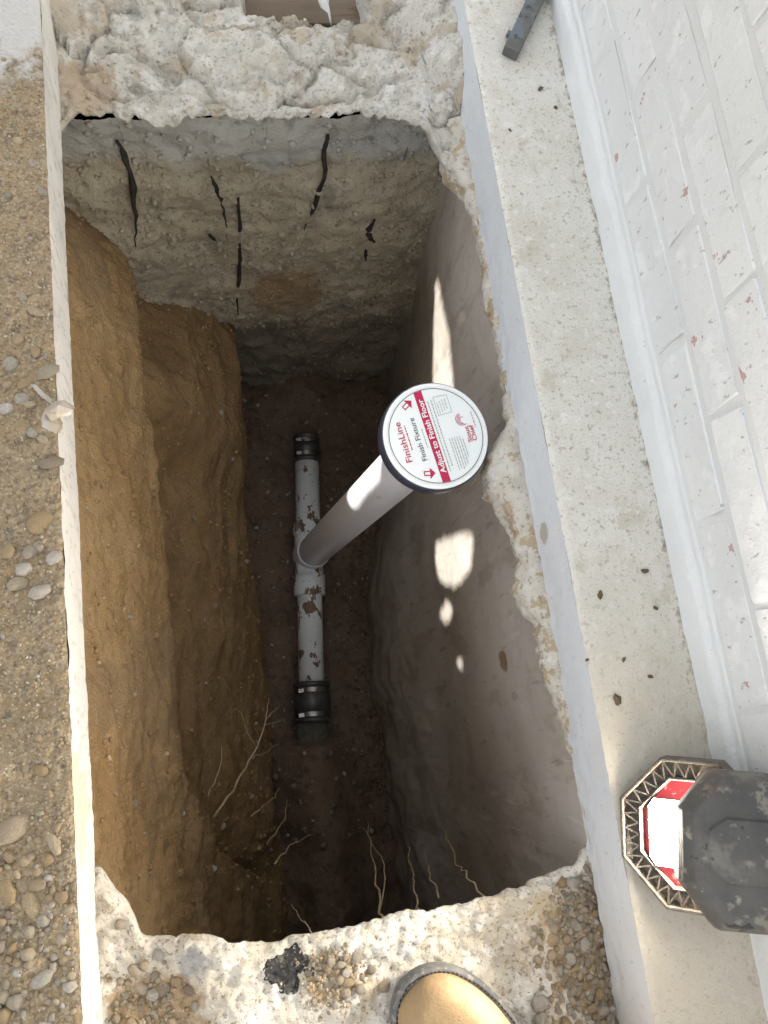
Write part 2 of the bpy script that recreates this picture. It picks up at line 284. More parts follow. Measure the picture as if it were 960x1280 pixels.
def ledge_z(x, y): return .0009 * fbm(x, y, 2, 40, 4) - .0025 * sstep(XR + .005, XR, x) * (1 + fbm(x, y, 0, 60, 2)) + .003 * sstep(XW - .012, XW, x) * abs(fbm(x, y, 0, 110, 3))
right_slab = obj('ledge_slab', grid(56, 560, lambda u, v: (x := XR + (XW + .012 - XR) * u, y := -.83 + 2.26 * v, ledge_z(x, y))), 'ledge_top', kind='structure', label='narrow concrete ledge left along the foot of the brick wall')
def cutr(u, v):
    y = -.83 + 2.26 * u
    z = ledge_z(XR, y) * (1 - v) - (THK + .002 + .006 * fbm(2, y, 0, 22, 4) + .003 * fbm(2, y, 3, 90, 2)) * v
    return (XR + .0010 * fbm(3, y, z, 12, 3) + .004 * v * v * abs(fbm(1, y, z, 30, 2)), y, z)
obj('saw_cut_face', grid(640, 26, cutr, flip=True), 'cut_right', right_slab)
obj('slab_underside', mesh([(XR + .001, -.83, -THK + .006), (.56, -.83, -THK + .006), (.56, 1.43, -THK + .006), (XR + .001, 1.43, -THK + .006)], [(3, 2, 1, 0)]), 'rubble', right_slab)

# ------------------------------------------------------------------ broken ledges at both ends of the pit
def farfn(u, v):
    x = -.235 + .655 * u; e = far_edge(x)
    if v < .06:
        t = v / .06; z0 = far_z(x, e); return (x, e + .030 * (1 - t) ** 2, z0 - .022 * (1 - t))
    t = (v - .06) / .94; y = e + (1.43 - e) * t ** 1.25; return (x, y, far_z(x, y))
far_ledge = obj('broken_ledge', grid(230, 170, farfn), 'far_mortar', kind='structure', label='lumpy broken mortar ledge at the far end of the pit')
def nearfn(u, v):
    x = -.235 + .655 * u; e = near_edge(x)
    if v < .06:
        t = v / .06; z0 = near_z(x, e); return (x, e - .030 * (1 - t) ** 2 + .002 * sin(pi * t), z0 - .030 * (1 - t))
    t = (v - .06) / .94; y = e + (-.83 - e) * t ** 1.5; return (x, y, near_z(x, y))
near_ledge = obj('broken_ledge', grid(230, 150, nearfn, flip=True), 'near_mortar', kind='structure', label='pale broken concrete ledge with gravel at the near end of the pit')

# ------------------------------------------------------------------ the pit
FZ = -1.12
def floor_z(x, y): return FZ + .018 * fbm(x, y, 0, 7, 4) + .006 * fbm(x, y, 2, 30, 3) + .03 * sstep(.33, .44, x) + .02 * sstep(.10, .02, x) + .125 * exp(-((x - .14) / .09) ** 2) * sstep(-.02, -.07, y) + .04 * exp(-((x - .22) / .10) ** 2) * sstep(.72, .80, y) - .02 * sstep(.55, .8, y)
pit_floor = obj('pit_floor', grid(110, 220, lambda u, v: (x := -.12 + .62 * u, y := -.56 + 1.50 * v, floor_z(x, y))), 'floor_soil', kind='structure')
def backfn(u, v):
    x = -.32 + .80 * u; z = -.085 - 1.10 * v - .05 * (1 - v)
    y = .846 + .010 * fbm(x, 1, z, 6, 3) + .008 * fbm(x, 2, z, 18, 4) + .0032 * fbm(x, 3, z, 60, 5)
    y += -.010 * sstep(-.24, -.30, z + .02 * fbm(x, 0, 0, 9, 2)) + .018 * sstep(-.70, -.85, z) * (1 + fbm(x, 0, z, 9, 2)) + .05 * exp(-((z + .09) / .02) ** 2) * sstep(.3, .0, x) * 0
    y -= .03 * sstep(.02, -.09, x) * sstep(-.3, -.5, z)
    return (x, y, z)
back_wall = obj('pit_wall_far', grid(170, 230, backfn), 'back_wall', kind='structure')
PROF = [
    (-.40, [(-.22, -.08), (-.14, -.35), (.01, -.90), (-.03, -.95), (.03, -1.00), (.05, -1.06), (.06, -1.15)]),
    (-.30, [(-.22, -.08), (-.14, -.35), (.005, -.86), (-.045, -.92), (.025, -.99), (.05, -1.06), (.06, -1.15)]),
    (-.17, [(-.21, -.08), (-.155, -.33), (-.070, -.61), (-.110, -.69), (-.01, -.87), (.04, -.98), (.06, -1.15)]),
    (-.04, [(-.205, -.08), (-.16, -.30), (-.104, -.49), (-.165, -.56), (-.035, -.80), (.03, -.96), (.062, -1.15)]),
    (.20, [(-.205, -.08), (-.165, -.28), (-.104, -.48), (-.165, -.55), (-.03, -.78), (.04, -.95), (.055, -1.15)]),
    (.45, [(-.205, -.08), (-.165, -.28), (-.106, -.47), (-.160, -.53), (-.03, -.72), (.035, -.90), (.046, -1.15)]),
    (.60, [(-.215, -.08), (-.175, -.24), (-.115, -.40), (-.158, -.45), (-.02, -.62), (.043, -.80), (.05, -1.15)]),
    (.70, [(-.235, -.08), (-.20, -.24), (-.128, -.40), (-.140, -.54), (-.04, -.60), (.046, -.76), (.052, -1.15)]),
    (.90, [(-.29, -.08), (-.23, -.33), (-.135, -.44), (-.125, -.59), (-.03, -.642), (.046, -.772), (.052, -1.15)])]
def prof_at(y):
    for (y0, a), (y1, b) in zip(PROF, PROF[1:]):
        if y <= y1:
            t = sstep(0, 1, (y - y0) / (y1 - y0)); return [(p[0] + (q[0] - p[0]) * t, p[1] + (q[1] - p[1]) * t) for p, q in zip(a, b)]
    return PROF[-1][1]
_pc = {}
def leftfn(u, v):
    y = .90 - 1.46 * u
    if u not in _pc: _pc[u] = prof_at(y + .012 * fbm(0, y, 0, 9, 2))
    P = _pc[u]; k = v * (len(P) - 1); i = min(int(k), len(P) - 2); t = k - i
    z = P[i][1] + (P[i + 1][1] - P[i][1]) * t; x = P[i][0] + (P[i + 1][0] - P[i][0]) * t
    n = .010 * fbm(1, y * .8, z * 1.2, 6, 3) + .008 * abs(fbm(2, y * .45, z, 16, 3)) + .004 * fbm(2, y * .5, z, 24, 4) + .0032 * fbm(5, y, z, 60, 5) + .003 * max(0, .45 - lumps(y * .8, z, 1, 34)) * sstep(-.1, .3, fbm(7, y, z, 5, 2)) + .005 * max(0, fbm(8, y * 1.4, z, 18, 2)) ** 2
    n += .0028 * sin(z * 80 + 4 * fbm(3, y, z, 5, 2)) * sstep(-.45, -.6, z) * sstep(-1.0, -.8, z)
    return (x + n, y, z + n * .5)
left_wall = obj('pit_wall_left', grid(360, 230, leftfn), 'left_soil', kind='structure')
def rwx(y, z):
    x = .388 + .05 * sstep(.30, .82, y) * sstep(-.15, -1.0, z) + .012 * sstep(.6, .82, y)
    x -= (.075 + .012 * fbm(y, 0, z, 9, 4)) * sstep(.62, .15, y) * sstep(-.60, -1.12, z) ** 1.5
    return x
def rightfn(u, v):
    y = -.56 + 1.48 * u; z = -.075 - 1.09 * v
    return (rwx(y, z) + .004 * fbm(1, y, z, 5, 3) + .0012 * fbm(2, y, z * .4, 28, 3) + .0007 * fbm(4, y, z * .5, 90, 2), y, z)
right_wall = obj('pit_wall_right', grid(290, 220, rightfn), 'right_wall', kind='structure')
def nwfn(u, v):
    x = -.26 + .76 * u; z = -.09 - 1.09 * v - .05 * (1 - v)
    return (x, -.285 + .012 * fbm(x, 1, z, 7, 3) + .007 * fbm(x, 2, z, 26, 3) + .003 * fbm(x, 3, z, 80, 2) - .17 * sstep(-.12, -1.1, z), z)
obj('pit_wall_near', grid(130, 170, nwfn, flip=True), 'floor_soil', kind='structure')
# broken remnants that cling under the right saw cut
RUB = [(-.22, 0), (-.15, -.004), (-.12, -.006), (-.085, -.001), (-.061, .002), (-.032, .006), (.008, .013), (.058, .015), (.078, .015), (.105, .028), (.126, .032), (.161, .020), (.204, .024), (.231, .032), (.257, .045), (.276, .046), (.308, .036), (.346, .008), (.40, .003), (.47, .001), (.52, .006), (.60, .003), (.66, .004), (.70, .014), (.74, .03), (.80, .03)]
def rubfn(u, v):
    y = -.22 + 1.03 * u; p = interp(RUB, y) + .004 * fbm(0, y, 0, 60, 4) + .002
    a = v * pi * .92
    x = .386 - max(p, -.002) * sin(a) ** .7; z = -.088 - (.010 + .9 * max(p, 0)) * (1 - cos(a)) * .75 - .01 * v
    return (x + .004 * fbm(4, y, z, 40, 4) * sin(a), y, z + .004 * fbm(6, y, x, 45, 3))
obj('mortar_remnant', grid(420, 24, rubfn, flip=True), 'rubble', kind='structure')

# ------------------------------------------------------------------ stones
def stone_mesh(seed, n=7, rings=4):
    r = random.Random(seed); vs = []; fs = []
    off = V((r.uniform(0, 90), r.uniform(0, 90), r.uniform(0, 90)))
    def pt(d):
        k = 1 + .38 * noise.noise(d * 1.2 + off) + .22 * noise.noise(d * 2.6 + off)
        return d * k
    vs.append(pt(V((0, 0, 1))))
    for i in range(1, rings):
        th = pi * i / rings
        for k in range(n): ph = 2 * pi * (k + .5 * (i % 2)) / n; vs.append(pt(V((sin(th) * cos(ph), sin(th) * sin(ph), cos(th)))))
    vs.append(pt(V((0, 0, -1)))); last = len(vs) - 1
    for k in range(n): fs.append((0, 1 + k, 1 + (k + 1) % n)); fs.append((last, last - n + (k + 1) % n, last - n + k))
    for i in range(rings - 2):
        for k in range(n):
            a = 1 + i * n + k; b = 1 + i * n + (k + 1) % n
            fs.append((a, a + n, b + n, b))
    return vs, fs
SMESH = []
for k in range(12):
    me = mesh(*stone_mesh(k)); me.materials.append(MATS['stone']); SMESH.append(me)
def stone(parent, x, y, z, a, b=None, c=None, rz=None, name='stone'):
    o = bpy.data.objects.new(name, random.choice(SMESH)); COL.objects.link(o); o.parent = parent
    b = b or a * random.uniform(.65, .95); c = c or a * random.uniform(.4, .65)
    o.location = (x, y, z); o.scale = (a, b, c)
    o.rotation_euler = (random.uniform(-.3, .3), random.uniform(-.3, .3), random.uniform(0, 6.28) if rz is None else rz)
    return o
BIG = [(-.193, .234, .016, .0145), (-.188, .478, .010, .006), (-.178, .405, .015, .009), (-.179, .196, .010, .008), (-.209, .187, .010, .007), (-.215, .172, .011, .008), (-.224, .207, .011, .008), (-.202, .204, .009, .007), (-.194, .162, .012, .008), (-.179, .300, .016, .008), (-.203, .392, .008, .006), (-.217, .417, .010, .009), (-.205, .374, .009, .007), (-.198, .368, .007, .005), (-.185, .326, .008, .006), (-.226, -.065, .022, .013), (-.190, -.082, .013, .006), (-.211, -.135, .018, .009), (-.206, -.118, .010, .007), (-.233, -.12, .014, .009), (-.219, -.115, .009, .006), (-.199, -.015, .008, .006), (-.205, -.20, .013, .008), (-.196, .335, .008, .006), (-.222, .365, .009, .007), (-.19, .43, .011, .006)]
placed = []
for x, y, a, b in BIG: stone(left_slab, x, y, slab_z(x, y) + .0005, a, b, a * .32); placed.append((x, y, a))
def try_place(x, y, r, f=.8):
    for px, py, pr in placed:
        if (px - x) ** 2 + (py - y) ** 2 < (f * (pr + r)) ** 2: return False
    placed.append((x, y, r)); return True
n = 0; tries = 0
while n < 130 and tries < 3600:
    tries += 1
    x = random.uniform(-.262, XL - .004); y = random.uniform(-.34, .82)
    dens = interp([(-.34, 1), (-.1, .95), (-.05, .12), (.12, .08), (.16, .28), (.5, .28), (.55, .12), (.7, .2), (.8, .4)], y)
    if x > -.19 and y > -.06: dens *= .35
    if random.random() > dens: continue
    r = random.choice((.003, .0035, .004, .0045, .005, .0065, .008)) * (1.1 if y < -.08 else 1)
    if x + r * .8 > XL: continue
    if try_place(x, y, r, .72): stone(left_slab, x, y, slab_z(x, y) + random.uniform(-.002, .0008), r, None, r * .6); n += 1
n = 0; tries = 0
while n < 125 and tries < 5000:
    tries += 1; x = random.uniform(-.262, XL - .006); y = random.uniform(-.30, -.075)
    r_ = random.choice((.003, .0035, .004, .005, .006, .0075))
    if random.random() < sstep(-.13, -.075, y) * .8: continue
    if try_place(x, y, r_, .62): stone(left_slab, x, y, slab_z(x, y) + random.uniform(-.0008, .0015), r_, None, r_ * .6); n += 1
def gravel(parent, spots, zf, count, rmin, rmax, test=None):
    n = 0; tries = 0; loc = []
    while n < count and tries < count * 60:
        tries += 1; cx, cy, sx, sy = random.choice(spots)
        x = cx + random.gauss(0, sx); y = cy + random.gauss(0, sy)
        if x < XL + .006 or x > XR + (.012 if parent is near_ledge else 0) or (test and not test(x, y)): continue
        r = rmin * (rmax / rmin) ** (random.random() ** 1.6)
        if any((a - x) ** 2 + (b - y) ** 2 < (.62 * (r + c)) ** 2 for a, b, c in loc): continue
        loc.append((x, y, r)); stone(parent, x, y, zf(x, y) + random.uniform(0, .5) * r, r); n += 1
gravel(near_ledge, [(.366, -.255, .016, .03), (.36, -.31, .026, .04), (.345, -.30, .02, .03), (.37, -.35, .02, .03), (-.125, -.275, .022, .025), (-.13, -.30, .025, .02), (.075, -.275, .014, .014), (.335, -.33, .02, .02)], near_z, 270, .0036, .0105, lambda x, y: y < interp(NEAR, x) - .012)
def speck(name, parent, m, count, fn, rmin, rmax):
    mb = MB(); base = [stone_mesh(50 + k, 5, 3) for k in range(6)]
    for _ in range(count):
        p, nrm = fn(); r = rmin * (rmax / rmin) ** random.random()
        R = Euler((random.uniform(0, 6), random.uniform(0, 6), random.uniform(0, 6))).to_matrix()
        vs, fs = random.choice(base); mb.add([R @ (v * r) * 1 + V(p) for v in vs], fs)
    return mb.obj(name, m, parent, smooth=True, kind='stuff')
speck('grit', left_slab, 'grit', 3600, lambda: ((x := random.uniform(-.262, XL - .0015), y := random.uniform(-.36, .80), slab_z(x, y) - .0002), None), .0007, .0021)
def pocket():
    while True:
        x, y = random.choice(((random.gauss(.365, .022), random.gauss(-.30, .05)), (random.gauss(-.125, .022), random.gauss(-.29, .03)), (random.gauss(.07, .014), random.gauss(-.272, .014))))
        if XL + .004 < x < XR + .004 and y < interp(NEAR, x) - .012: return ((x, y, near_z(x, y) - .0002), None)
speck('grit', near_ledge, 'grit', 1900, pocket, .0009, .0032)
speck('grit', far_ledge, 'far_mortar', 500, lambda: ((x := random.uniform(XL, XR), y := max(random.uniform(.8, 1.06), interp(FAR, x) + .004), far_z(x, y)), None), .001, .0045)
speck('grit', pit_floor, 'floor_grit', 750, lambda: ((x := random.uniform(.03, .43), y := random.uniform(-.27, .82), floor_z(x, y)), None), .0015, .009)
def onleft():
    u = random.random(); v = random.uniform(.1, .98); p = leftfn(round(u, 3), v); return (p, None)
speck('grit', left_wall, 'soil_grit', 1300, onleft, .0015, .006)
for k in range(60):
    u_, v_ = round(random.uniform(.03, .9), 3), random.choice((random.uniform(.1, .36), random.uniform(.5, .9))); p_ = leftfn(u_, v_); r_ = random.choice((.003, .0035, .004, .005, .007))
    stone(left_wall, p_[0] - r_ * .1, p_[1], p_[2], r_, None, r_ * .7)
def bank():
    y = random.uniform(-.30, .60); x = rwx(y, -1.1) - abs(random.gauss(0, .035)); return ((x, y, floor_z(x, y) + .002), None)
speck('fallen_soil', pit_floor, 'floor_soil', 600, bank, .0015, .007)
def onback():
    p = backfn(random.random(), random.random()); return ((p[0], p[1] - .001, p[2]), None)
speck('grit', back_wall, 'back_wall', 1500, onback, .002, .007)

# ------------------------------------------------------------------ brick wall
BL, BH, JO = .2032, .0677, .0105
Z1, Y0 = .1177, .7619
wall = empty('brick_wall', (XW, .3, 0), 'white painted brick wall rising along the right of the concrete ledge', 'wall')
WX = V((XW, .3, 0))
def brick_mesh(seed, ln=BL - JO):
    r = random.Random(seed); bm = bmesh.new(); bmesh.ops.create_cube(bm, size=1)
    for v in bm.verts: v.co = V((v.co.x * .095, v.co.y * ln, v.co.z * (BH - JO)))
    bmesh.ops.bevel(bm, geom=[e for e in bm.edges], offset=.0016, segments=1, affect='EDGES')
    for v in bm.verts: v.co += V((r.uniform(-.0009, .0009), r.uniform(-.0035, .0035), r.uniform(-.0018, .0018)))
    me = bpy.data.meshes.new('brick'); bm.to_mesh(me); bm.free()
    me.materials.append(MATS['paint']); return me
BM = [brick_mesh(k) for k in range(10)]
far_b = MB()
def brick(y, z, near):
    if near:
        o = bpy.data.objects.new('brick', random.choice(BM)); COL.objects.link(o); o.parent = wall
        o.location = V((XW + .0475 + random.uniform(-.0008, .0006), y, z)) - WX
        o.rotation_euler = (random.uniform(-.008, .008), random.uniform(-.003, .003), random.uniform(-.003, .003))
        if random.random() < .5: o.scale.y = -1; o.scale.x = 1
    else:
        far_b.box((XW - WX.x, y - (BL - JO) / 2 - WX.y, z - (BH - JO) / 2), (XW + .09 - WX.x, y + (BL - JO) / 2 - WX.y, z + (BH - JO) / 2))
for c in range(38):
    zc = Z1 - BH / 2 + c * BH - BH
    off = 0 if (c % 2) else .5
    for k in range(-18, 16):
        y = Y0 + (k + off + .5) * BL
        brick(y, zc, -.62 < y < 1.5 and c < 12)
fb = far_b.obj('brickwork', 'paint', wall, kind='stuff')
core = MB().box((XW + .0015 - WX.x, -3.4, -.1), (XW + .20 - WX.x, 4.2, 2.62)).obj('mortar_joints', 'paint_joint', wall)
def parge(u, v):
    y = -1.2 + 3.0 * u; pr = [(.0105, -.003), (.0095, .006), (.0085, .020), (.0070, .030), (.0015, .037), (.0012, .046), (-.006, .050)]
    k = v * 6; i = min(int(k), 5); t = k - i; x = pr[i][0] + (pr[i + 1][0] - pr[i][0]) * t; z = pr[i][1] + (pr[i + 1][1] - pr[i][1]) * t
    return (XW - x + .0012 * fbm(1, y, z, 30, 3) + .0012 * fbm(4, y, z * .5, 8, 3) - WX.x, y - WX.y, z + .003 * fbm(2, y, 0, 7, 3))
obj('parging', grid(700, 19, parge, flip=True), 'paint_joint', wall)

# ------------------------------------------------------------------ drain pipe with its capped riser
TEE = V((.189, .379, -1.05)); CAPC = V((.276, .333, -.10))
CM = Euler((.2559, -.162, -.1325)).to_matrix()
axr = (CAPC - TEE).normalized(); vw = (V((0, 0, .8848)) - CAPC).normalized()
NC = (vw * .18 + axr * .82).normalized()
dp = empty('drain_pipe', (.189, .379, -1.09), 'white plastic drain pipe on the pit floor with tall capped riser', 'pipe')
def rel(o):
    if o.parent is not dp: return o
    o.matrix_parent_inverse = Matrix.Translation(-V((.189, .379, -1.09))); return o
ROUND = dict(n=48)
def pp(t): return V((.213, .690, -1.05)).lerp(V((.150, -.02, -1.05)), t)     # run of the pipe, far to near
pd = (pp(1) - pp(0)).normalized()
r1 = MB().lathe([(0, 0), (.0295, 0), (.0295, .62), (0, .62)], pp(.07), pd, 40); rel(r1.obj('pipe_run', 'pvc_old', dp, smooth=True))
def collar(nm, m, t0, ln, r, par=dp, lip=.003):
    o = MB().lathe([(.029, 0), (r - .002, 0), (r, .0025), (r, ln - .0025), (r - .002, ln), (.029, ln)], pp(t0), pd, 40).obj(nm, m, par, smooth=True)
    o.modifiers.new('es', 'EDGE_SPLIT').split_angle = radians(40); return rel(o)
Lr = (pp(1) - pp(0)).length
tee = collar('tee_fitting', 'pvc_old', .352, .155, .0335)
collar('hub', 'pvc_old', .325, .034, .0365, tee); collar('hub', 'pvc_old', .508, .050, .0375, tee)
sk = MB().lathe([(.0, -.02), (.0405, -.015), (.0405, .052), (.0395, .055), (.0372, .055), (.0372, .03)], TEE, axr, 44).obj('socket', 'pvc_new', tee, smooth=True); rel(sk)
sk.modifiers.new('es', 'EDGE_SPLIT').split_angle = radians(40)
rs = MB().lathe([(.0368, .02), (.0368, (CAPC - TEE).length - .02)], TEE, axr, 56).obj('riser_pipe', 'pvc_new', dp, smooth=True); rel(rs)
def coupling(t0, ln, r):
    p0 = pp(t0)
    pr = [(0, 0), (r, 0), (r + .002, .004), (r + .002, .010), (r - .002, .012), (r - .002, .024), (r, .026), (r + .001, ln * .5), (r, ln - .026), (r - .002, ln - .024), (r - .002, ln - .012), (r + .002, ln - .010), (r + .002, ln - .004), (r, ln), (0, ln)]
    o = rel(MB().lathe(pr, p0, pd, 40).obj('rubber_coupling', 'rubber', dp, smooth=True))
    for h in (.013, ln - .023):
        b = rel(MB().lathe([(r - .003, h), (r + .0005, h), (r + .0005, h + .010), (r - .003, h + .010)], p0, pd, 40).obj('clamp_band', 'steel_band', o, smooth=True))
        b.modifiers.new('es', 'EDGE_SPLIT').split_angle = radians(40)
        k = p0 + pd * (h + .005) + V((-.6, 0, .8)) * (r + .003)
        rel(MB().box((-.006, -.004, -.004), (.006, .004, .004), None, k).obj('clamp_screw', 'steel_band', o))
coupling(.018, .070, .0315); coupling(.858, .090, .0415)
rel(MB().lathe([(0, 0), (.036, 0), (.036, .20), (0, .20)], pp(.965), pd + V((0, 0, -.55)), 32).obj('old_pipe', 'clay_pipe', dp, smooth=True))
# cap
RC = .0725
body = rel(MB().lathe([(.0368, -.042), (.048, -.042), (.060, -.038), (.0665, -.035), (.0685, -.034), (.0685, -.0285), (RC - .001, -.028), (RC, -.026), (RC, -.004), (RC - .001, -.002), (RC - .002, -.0015)], CAPC, NC, 72).obj('cap', 'cap_side', dp, smooth=True))
body.modifiers.new('es', 'EDGE_SPLIT').split_angle = radians(35)
rel(MB().lathe([(RC - .0018, -.003), (RC - .0022, .0), (RC - .004, .0006), (.0666, .0006), (.0662, 0), (0, 0)], CAPC, NC, 72).obj('cap_face', 'cap_white', body))
uu = (CM @ V((-.286, .958, 0))); uu = (uu - NC * uu.dot(NC)).normalized(); vv = NC.cross(uu)
RL = .0676
def lab(u, v, h): return CAPC + uu * (u * RL) + vv * (v * RL) + NC * h
H0 = .0010
def disc(r0, r1, h, nm, m, par, n=72):
    vs = []; fs = []
    for k in range(n):
        a = 2 * pi * k / n
        vs += [lab(r0 * cos(a), r0 * sin(a), h), lab(r1 * cos(a), r1 * sin(a), h)]
    for k in range(n): a = 2 * k; b = 2 * ((k + 1) % n); fs.append((a, a + 1, b + 1, b))
    if r0 == 0: vs = [lab(cos(2 * pi * k / n) * r1, sin(2 * pi * k / n) * r1, h) for k in range(n)]; fs = [tuple(range(n))]
    return rel(obj(nm, mesh(vs, fs, False), m, par))
disc(0, .945, H0, 'sticker', 'label_paper', body)
disc(.925, .938, H0 + .0003, 'printed_ring', 'ink_grey', body)
bv = [lab(u, v, H0 + .0003) for u, v in ((-sqrt(.925 ** 2 - .01 ** 2), .01), (sqrt(.925 ** 2 - .01 ** 2), .01), (sqrt(.925 ** 2 - .175 ** 2), .175), (-sqrt(.925 ** 2 - .175 ** 2), .175))]
rel(obj('printed_band', mesh(bv, [(0, 1, 2, 3)], False), 'ink_red', body))
def text(s, u, v, width, height, m, h=H0 + .0006, bold=0, align='CENTER'):
    cu = bpy.data.curves.new('txt', 'FONT'); cu.body = s; cu.align_x = 'LEFT'; cu.align_y = 'BOTTOM_BASELINE'; cu.resolution_u = 3; cu.offset = bold
    t = bpy.data.objects.new('txt', cu); COL.objects.link(t)
    dg = bpy.context.evaluated_depsgraph_get(); dg.update()
    me = bpy.data.meshes.new_from_object(t.evaluated_get(dg))
    bpy.data.objects.remove(t); bpy.data.curves.remove(cu)
    xs = [q.co.x for q in me.vertices]; ys = [q.co.y for q in me.vertices]
    x0, x1 = min(xs), max(xs); sx = width / (x1 - x0); sy = height / .7
    for q in me.vertices: q.co = lab(u + ((q.co.x - (x0 + x1) / 2)) * sx, v + q.co.y * sy, h)
    me.materials.clear(); return rel(obj('lettering', me, m, body))
def fine_print(u, v, width, height, m):
    # print too small to read in the photograph: a row of word-length dashes
    rp = random.Random(int(abs(u * 91 + v * 977) * 10)); x = u - width / 2; vs = []; fs = []
    while x < u + width / 2 - .01:
        l = min(rp.uniform(.02, .075), u + width / 2 - x); k = len(vs)
        vs += [lab(x, v, H0 + .0005), lab(x + l, v, H0 + .0005), lab(x + l, v + height * .6, H0 + .0005), lab(x, v + height * .6, H0 + .0005)]; fs.append((k, k + 1, k + 2, k + 3)); x += l + .014
    rel(obj('fine_print', mesh(vs, fs, False), m, body))
text('Adjust to Finish Floor', .01, .043, 1.50, .105, 'ink_white', H0 + .0008, .022)
text('FinishLine', .04, .615, .80, .125, 'ink_red', bold=.006)
fine_print(.10, .54, .50, .034, 'ink_red')
text('Finish Fixture', .02, .325, .86, .105, 'ink_grey', bold=.004)
fine_print(.02, .235, .40, .03, 'ink_pale')
fine_print(-.02, -.055, 1.45, .034, 'ink_pale')
fine_print(.02, -.125, 1.35, .034, 'ink_pale')
for k, wd in enumerate((.68, .66, .70, .62, .58, .40)):
    fine_print(-.44 + (.70 - wd) * .2, -.235 - .052 * k, wd * .95, .026, 'ink_pale')
for (a, b, c, d) in ((.36, -.17, .74, -.174), (.36, -.45, .72, -.454), (.36, -.17, .364, -.45), (.735, -.17, .72, -.45)):
    p, q = V((a, b)), V((c, d)); n_ = V((-(q - p).y, (q - p).x)).normalized() * .005
    rel(obj('printed_box', mesh([lab(*(p - n_), H0 + .0005), lab(*(q - n_), H0 + .0005), lab(*(q + n_), H0 + .0005), lab(*(p + n_), H0 + .0005)], [(0, 1, 2, 3)], False), 'ink_pale', body))
for k in range(4): fine_print(.5 + .02 * k, -.225 - .055 * k, .22, .024, 'ink_pale')
text('Sioux', -.14, -.665, .32, .085, 'ink_red', bold=.014)
text('Chief', -.14, -.765, .32, .085, 'ink_red', bold=.014)
fine_print(.11, -.825, .32, .022, 'ink_red')
def arrow(u, v, ang, s=.115):
    pts = [(-1, -.42), (.05, -.42), (.05, -.95), (1.0, 0), (.05, .95), (.05, .42), (-1, .42)]
    c_, s_ = cos(ang), sin(ang); P = [lab(u + (x * c_ - y * s_) * s, v + (x * s_ + y * c_) * s, H0 + .0004) for x, y in pts]
    rel(obj('printed_arrow', mesh(P, [tuple(range(7))], False), 'ink_red', body))
    P = [lab(u + (x * c_ - y * s_) * s, v + (x * s_ + y * c_) * s, H0 + .0006) for x, y in ((-.82, -.22), (.05, -.22), (.05, .22), (-.82, .22))]
    rel(obj('printed_arrow', mesh(P, [(0, 1, 2, 3)], False), 'label_paper', body))
arrow(.725, .36, -1.05); arrow(-.67, .365, pi + 1.35)
# round emblem beside the maker's name: nested arcs round a small profile
for r0, a0, a1 in ((.135, .2, 3.6), (.105, .1, 3.3), (.075, .3, 3.0), (.045, -.8, 2.2)):
    m_ = MB(); n_ = 12; vs = []; fs = []
    for k in range(n_ + 1):
        a = a0 + (a1 - a0) * k / n_
        for rr in (r0 - .006, r0 + .007): vs.append(lab(.175 + rr * cos(a) * .9, -.60 + rr * sin(a) * .95, H0 + .0004))
    for k in range(n_): fs.append((2 * k, 2 * k + 1, 2 * k + 3, 2 * k + 2))
    rel(m_.add(vs, fs).obj('printed_emblem', 'ink_red', body))

# ------------------------------------------------------------------ work light, switched on
NH = V((-.68, .03, .73)).normalized()
YH = (V((.21, .97, 0)) - NH * V((.21, .97, 0)).dot(NH)).normalized(); XH = YH.cross(NH)
HC = V((.436, -.166, .054))
QH = Matrix((XH, YH, NH)).transposed().to_quaternion()
wl = empty('work_light', HC, 'dusty black octagonal work light with red inside, glowing on the ledge', 'work light', rot=QH)
def octo(w_, h_, c=.30):
    a, b = w_ / 2, h_ / 2; ca, cb = a * 2 * c, b * 2 * c
    return [(a, -b + cb), (a, b - cb), (a - ca, b), (-a + ca, b), (-a, b - cb), (-a, -b + cb), (-a + ca, -b), (a - ca, -b)]
def loft(rings, m, nm, par, closed0=False, closed1=False):
    vs = []; fs = []
    for pts, z in rings: vs += [(x, y, z) if not hasattr(z, '__call__') else (x, y, z(x, y)) for x, y in pts]
    n_ = len(rings[0][0])
    for i in range(len(rings) - 1):
        for k in range(n_): a = i * n_ + k; b = i * n_ + (k + 1) % n_; fs.append((a, b, b + n_, a + n_))
    if closed0: fs.append(tuple(range(n_ - 1, -1, -1)))
    if closed1: e = (len(rings) - 1) * n_; fs.append(tuple(range(e, e + n_)))
    return obj(nm, mesh(vs, fs, False), m, par)
O = lambda k: octo(.148 * k, .150 * k)
fr = loft([(O(.86), -.030), (O(.97), -.028), (O(1.0), -.022), (O(1.0), .0), (O(.98), .003), (O(.955), .003), (O(.945), .0), (O(.945), -.010), (O(.74), -.010), (O(.74), .0), (O(.72), .001), (O(.70), -.001), (O(.69), -.006)], 'lamp_rim', 'rim_frame', wl, closed0=True)
web = MB(); po = O(.945); pi_ = O(.745)
for k in range(8):
    A, Bq = V((*po[k], 0)), V((*po[(k + 1) % 8], 0)); a, b = V((*pi_[k], 0)), V((*pi_[(k + 1) % 8], 0)); nn = 4
    for i in range(nn):
        p0, p1, pm = A.lerp(Bq, i / nn), A.lerp(Bq, (i + 1) / nn), a.lerp(b, (i + .5) / nn)
        for q in (p0, p1):
            web.tube([q - V((0, 0, .0015)), pm - V((0, 0, .0015))], .0011, 4)
web.obj('lattice', 'lamp_rim', wl)
sh_ = lambda L_: [(x - .019, y) for x, y in L_]
loft([(O(.69), -.006), (sh_(octo(.050, .068, .12)), -.001)], 'lamp_red', 'reflector', wl)
em = bpy.data.materials.new('led_glow'); em.use_nodes = True; MATS['led_glow'] = em
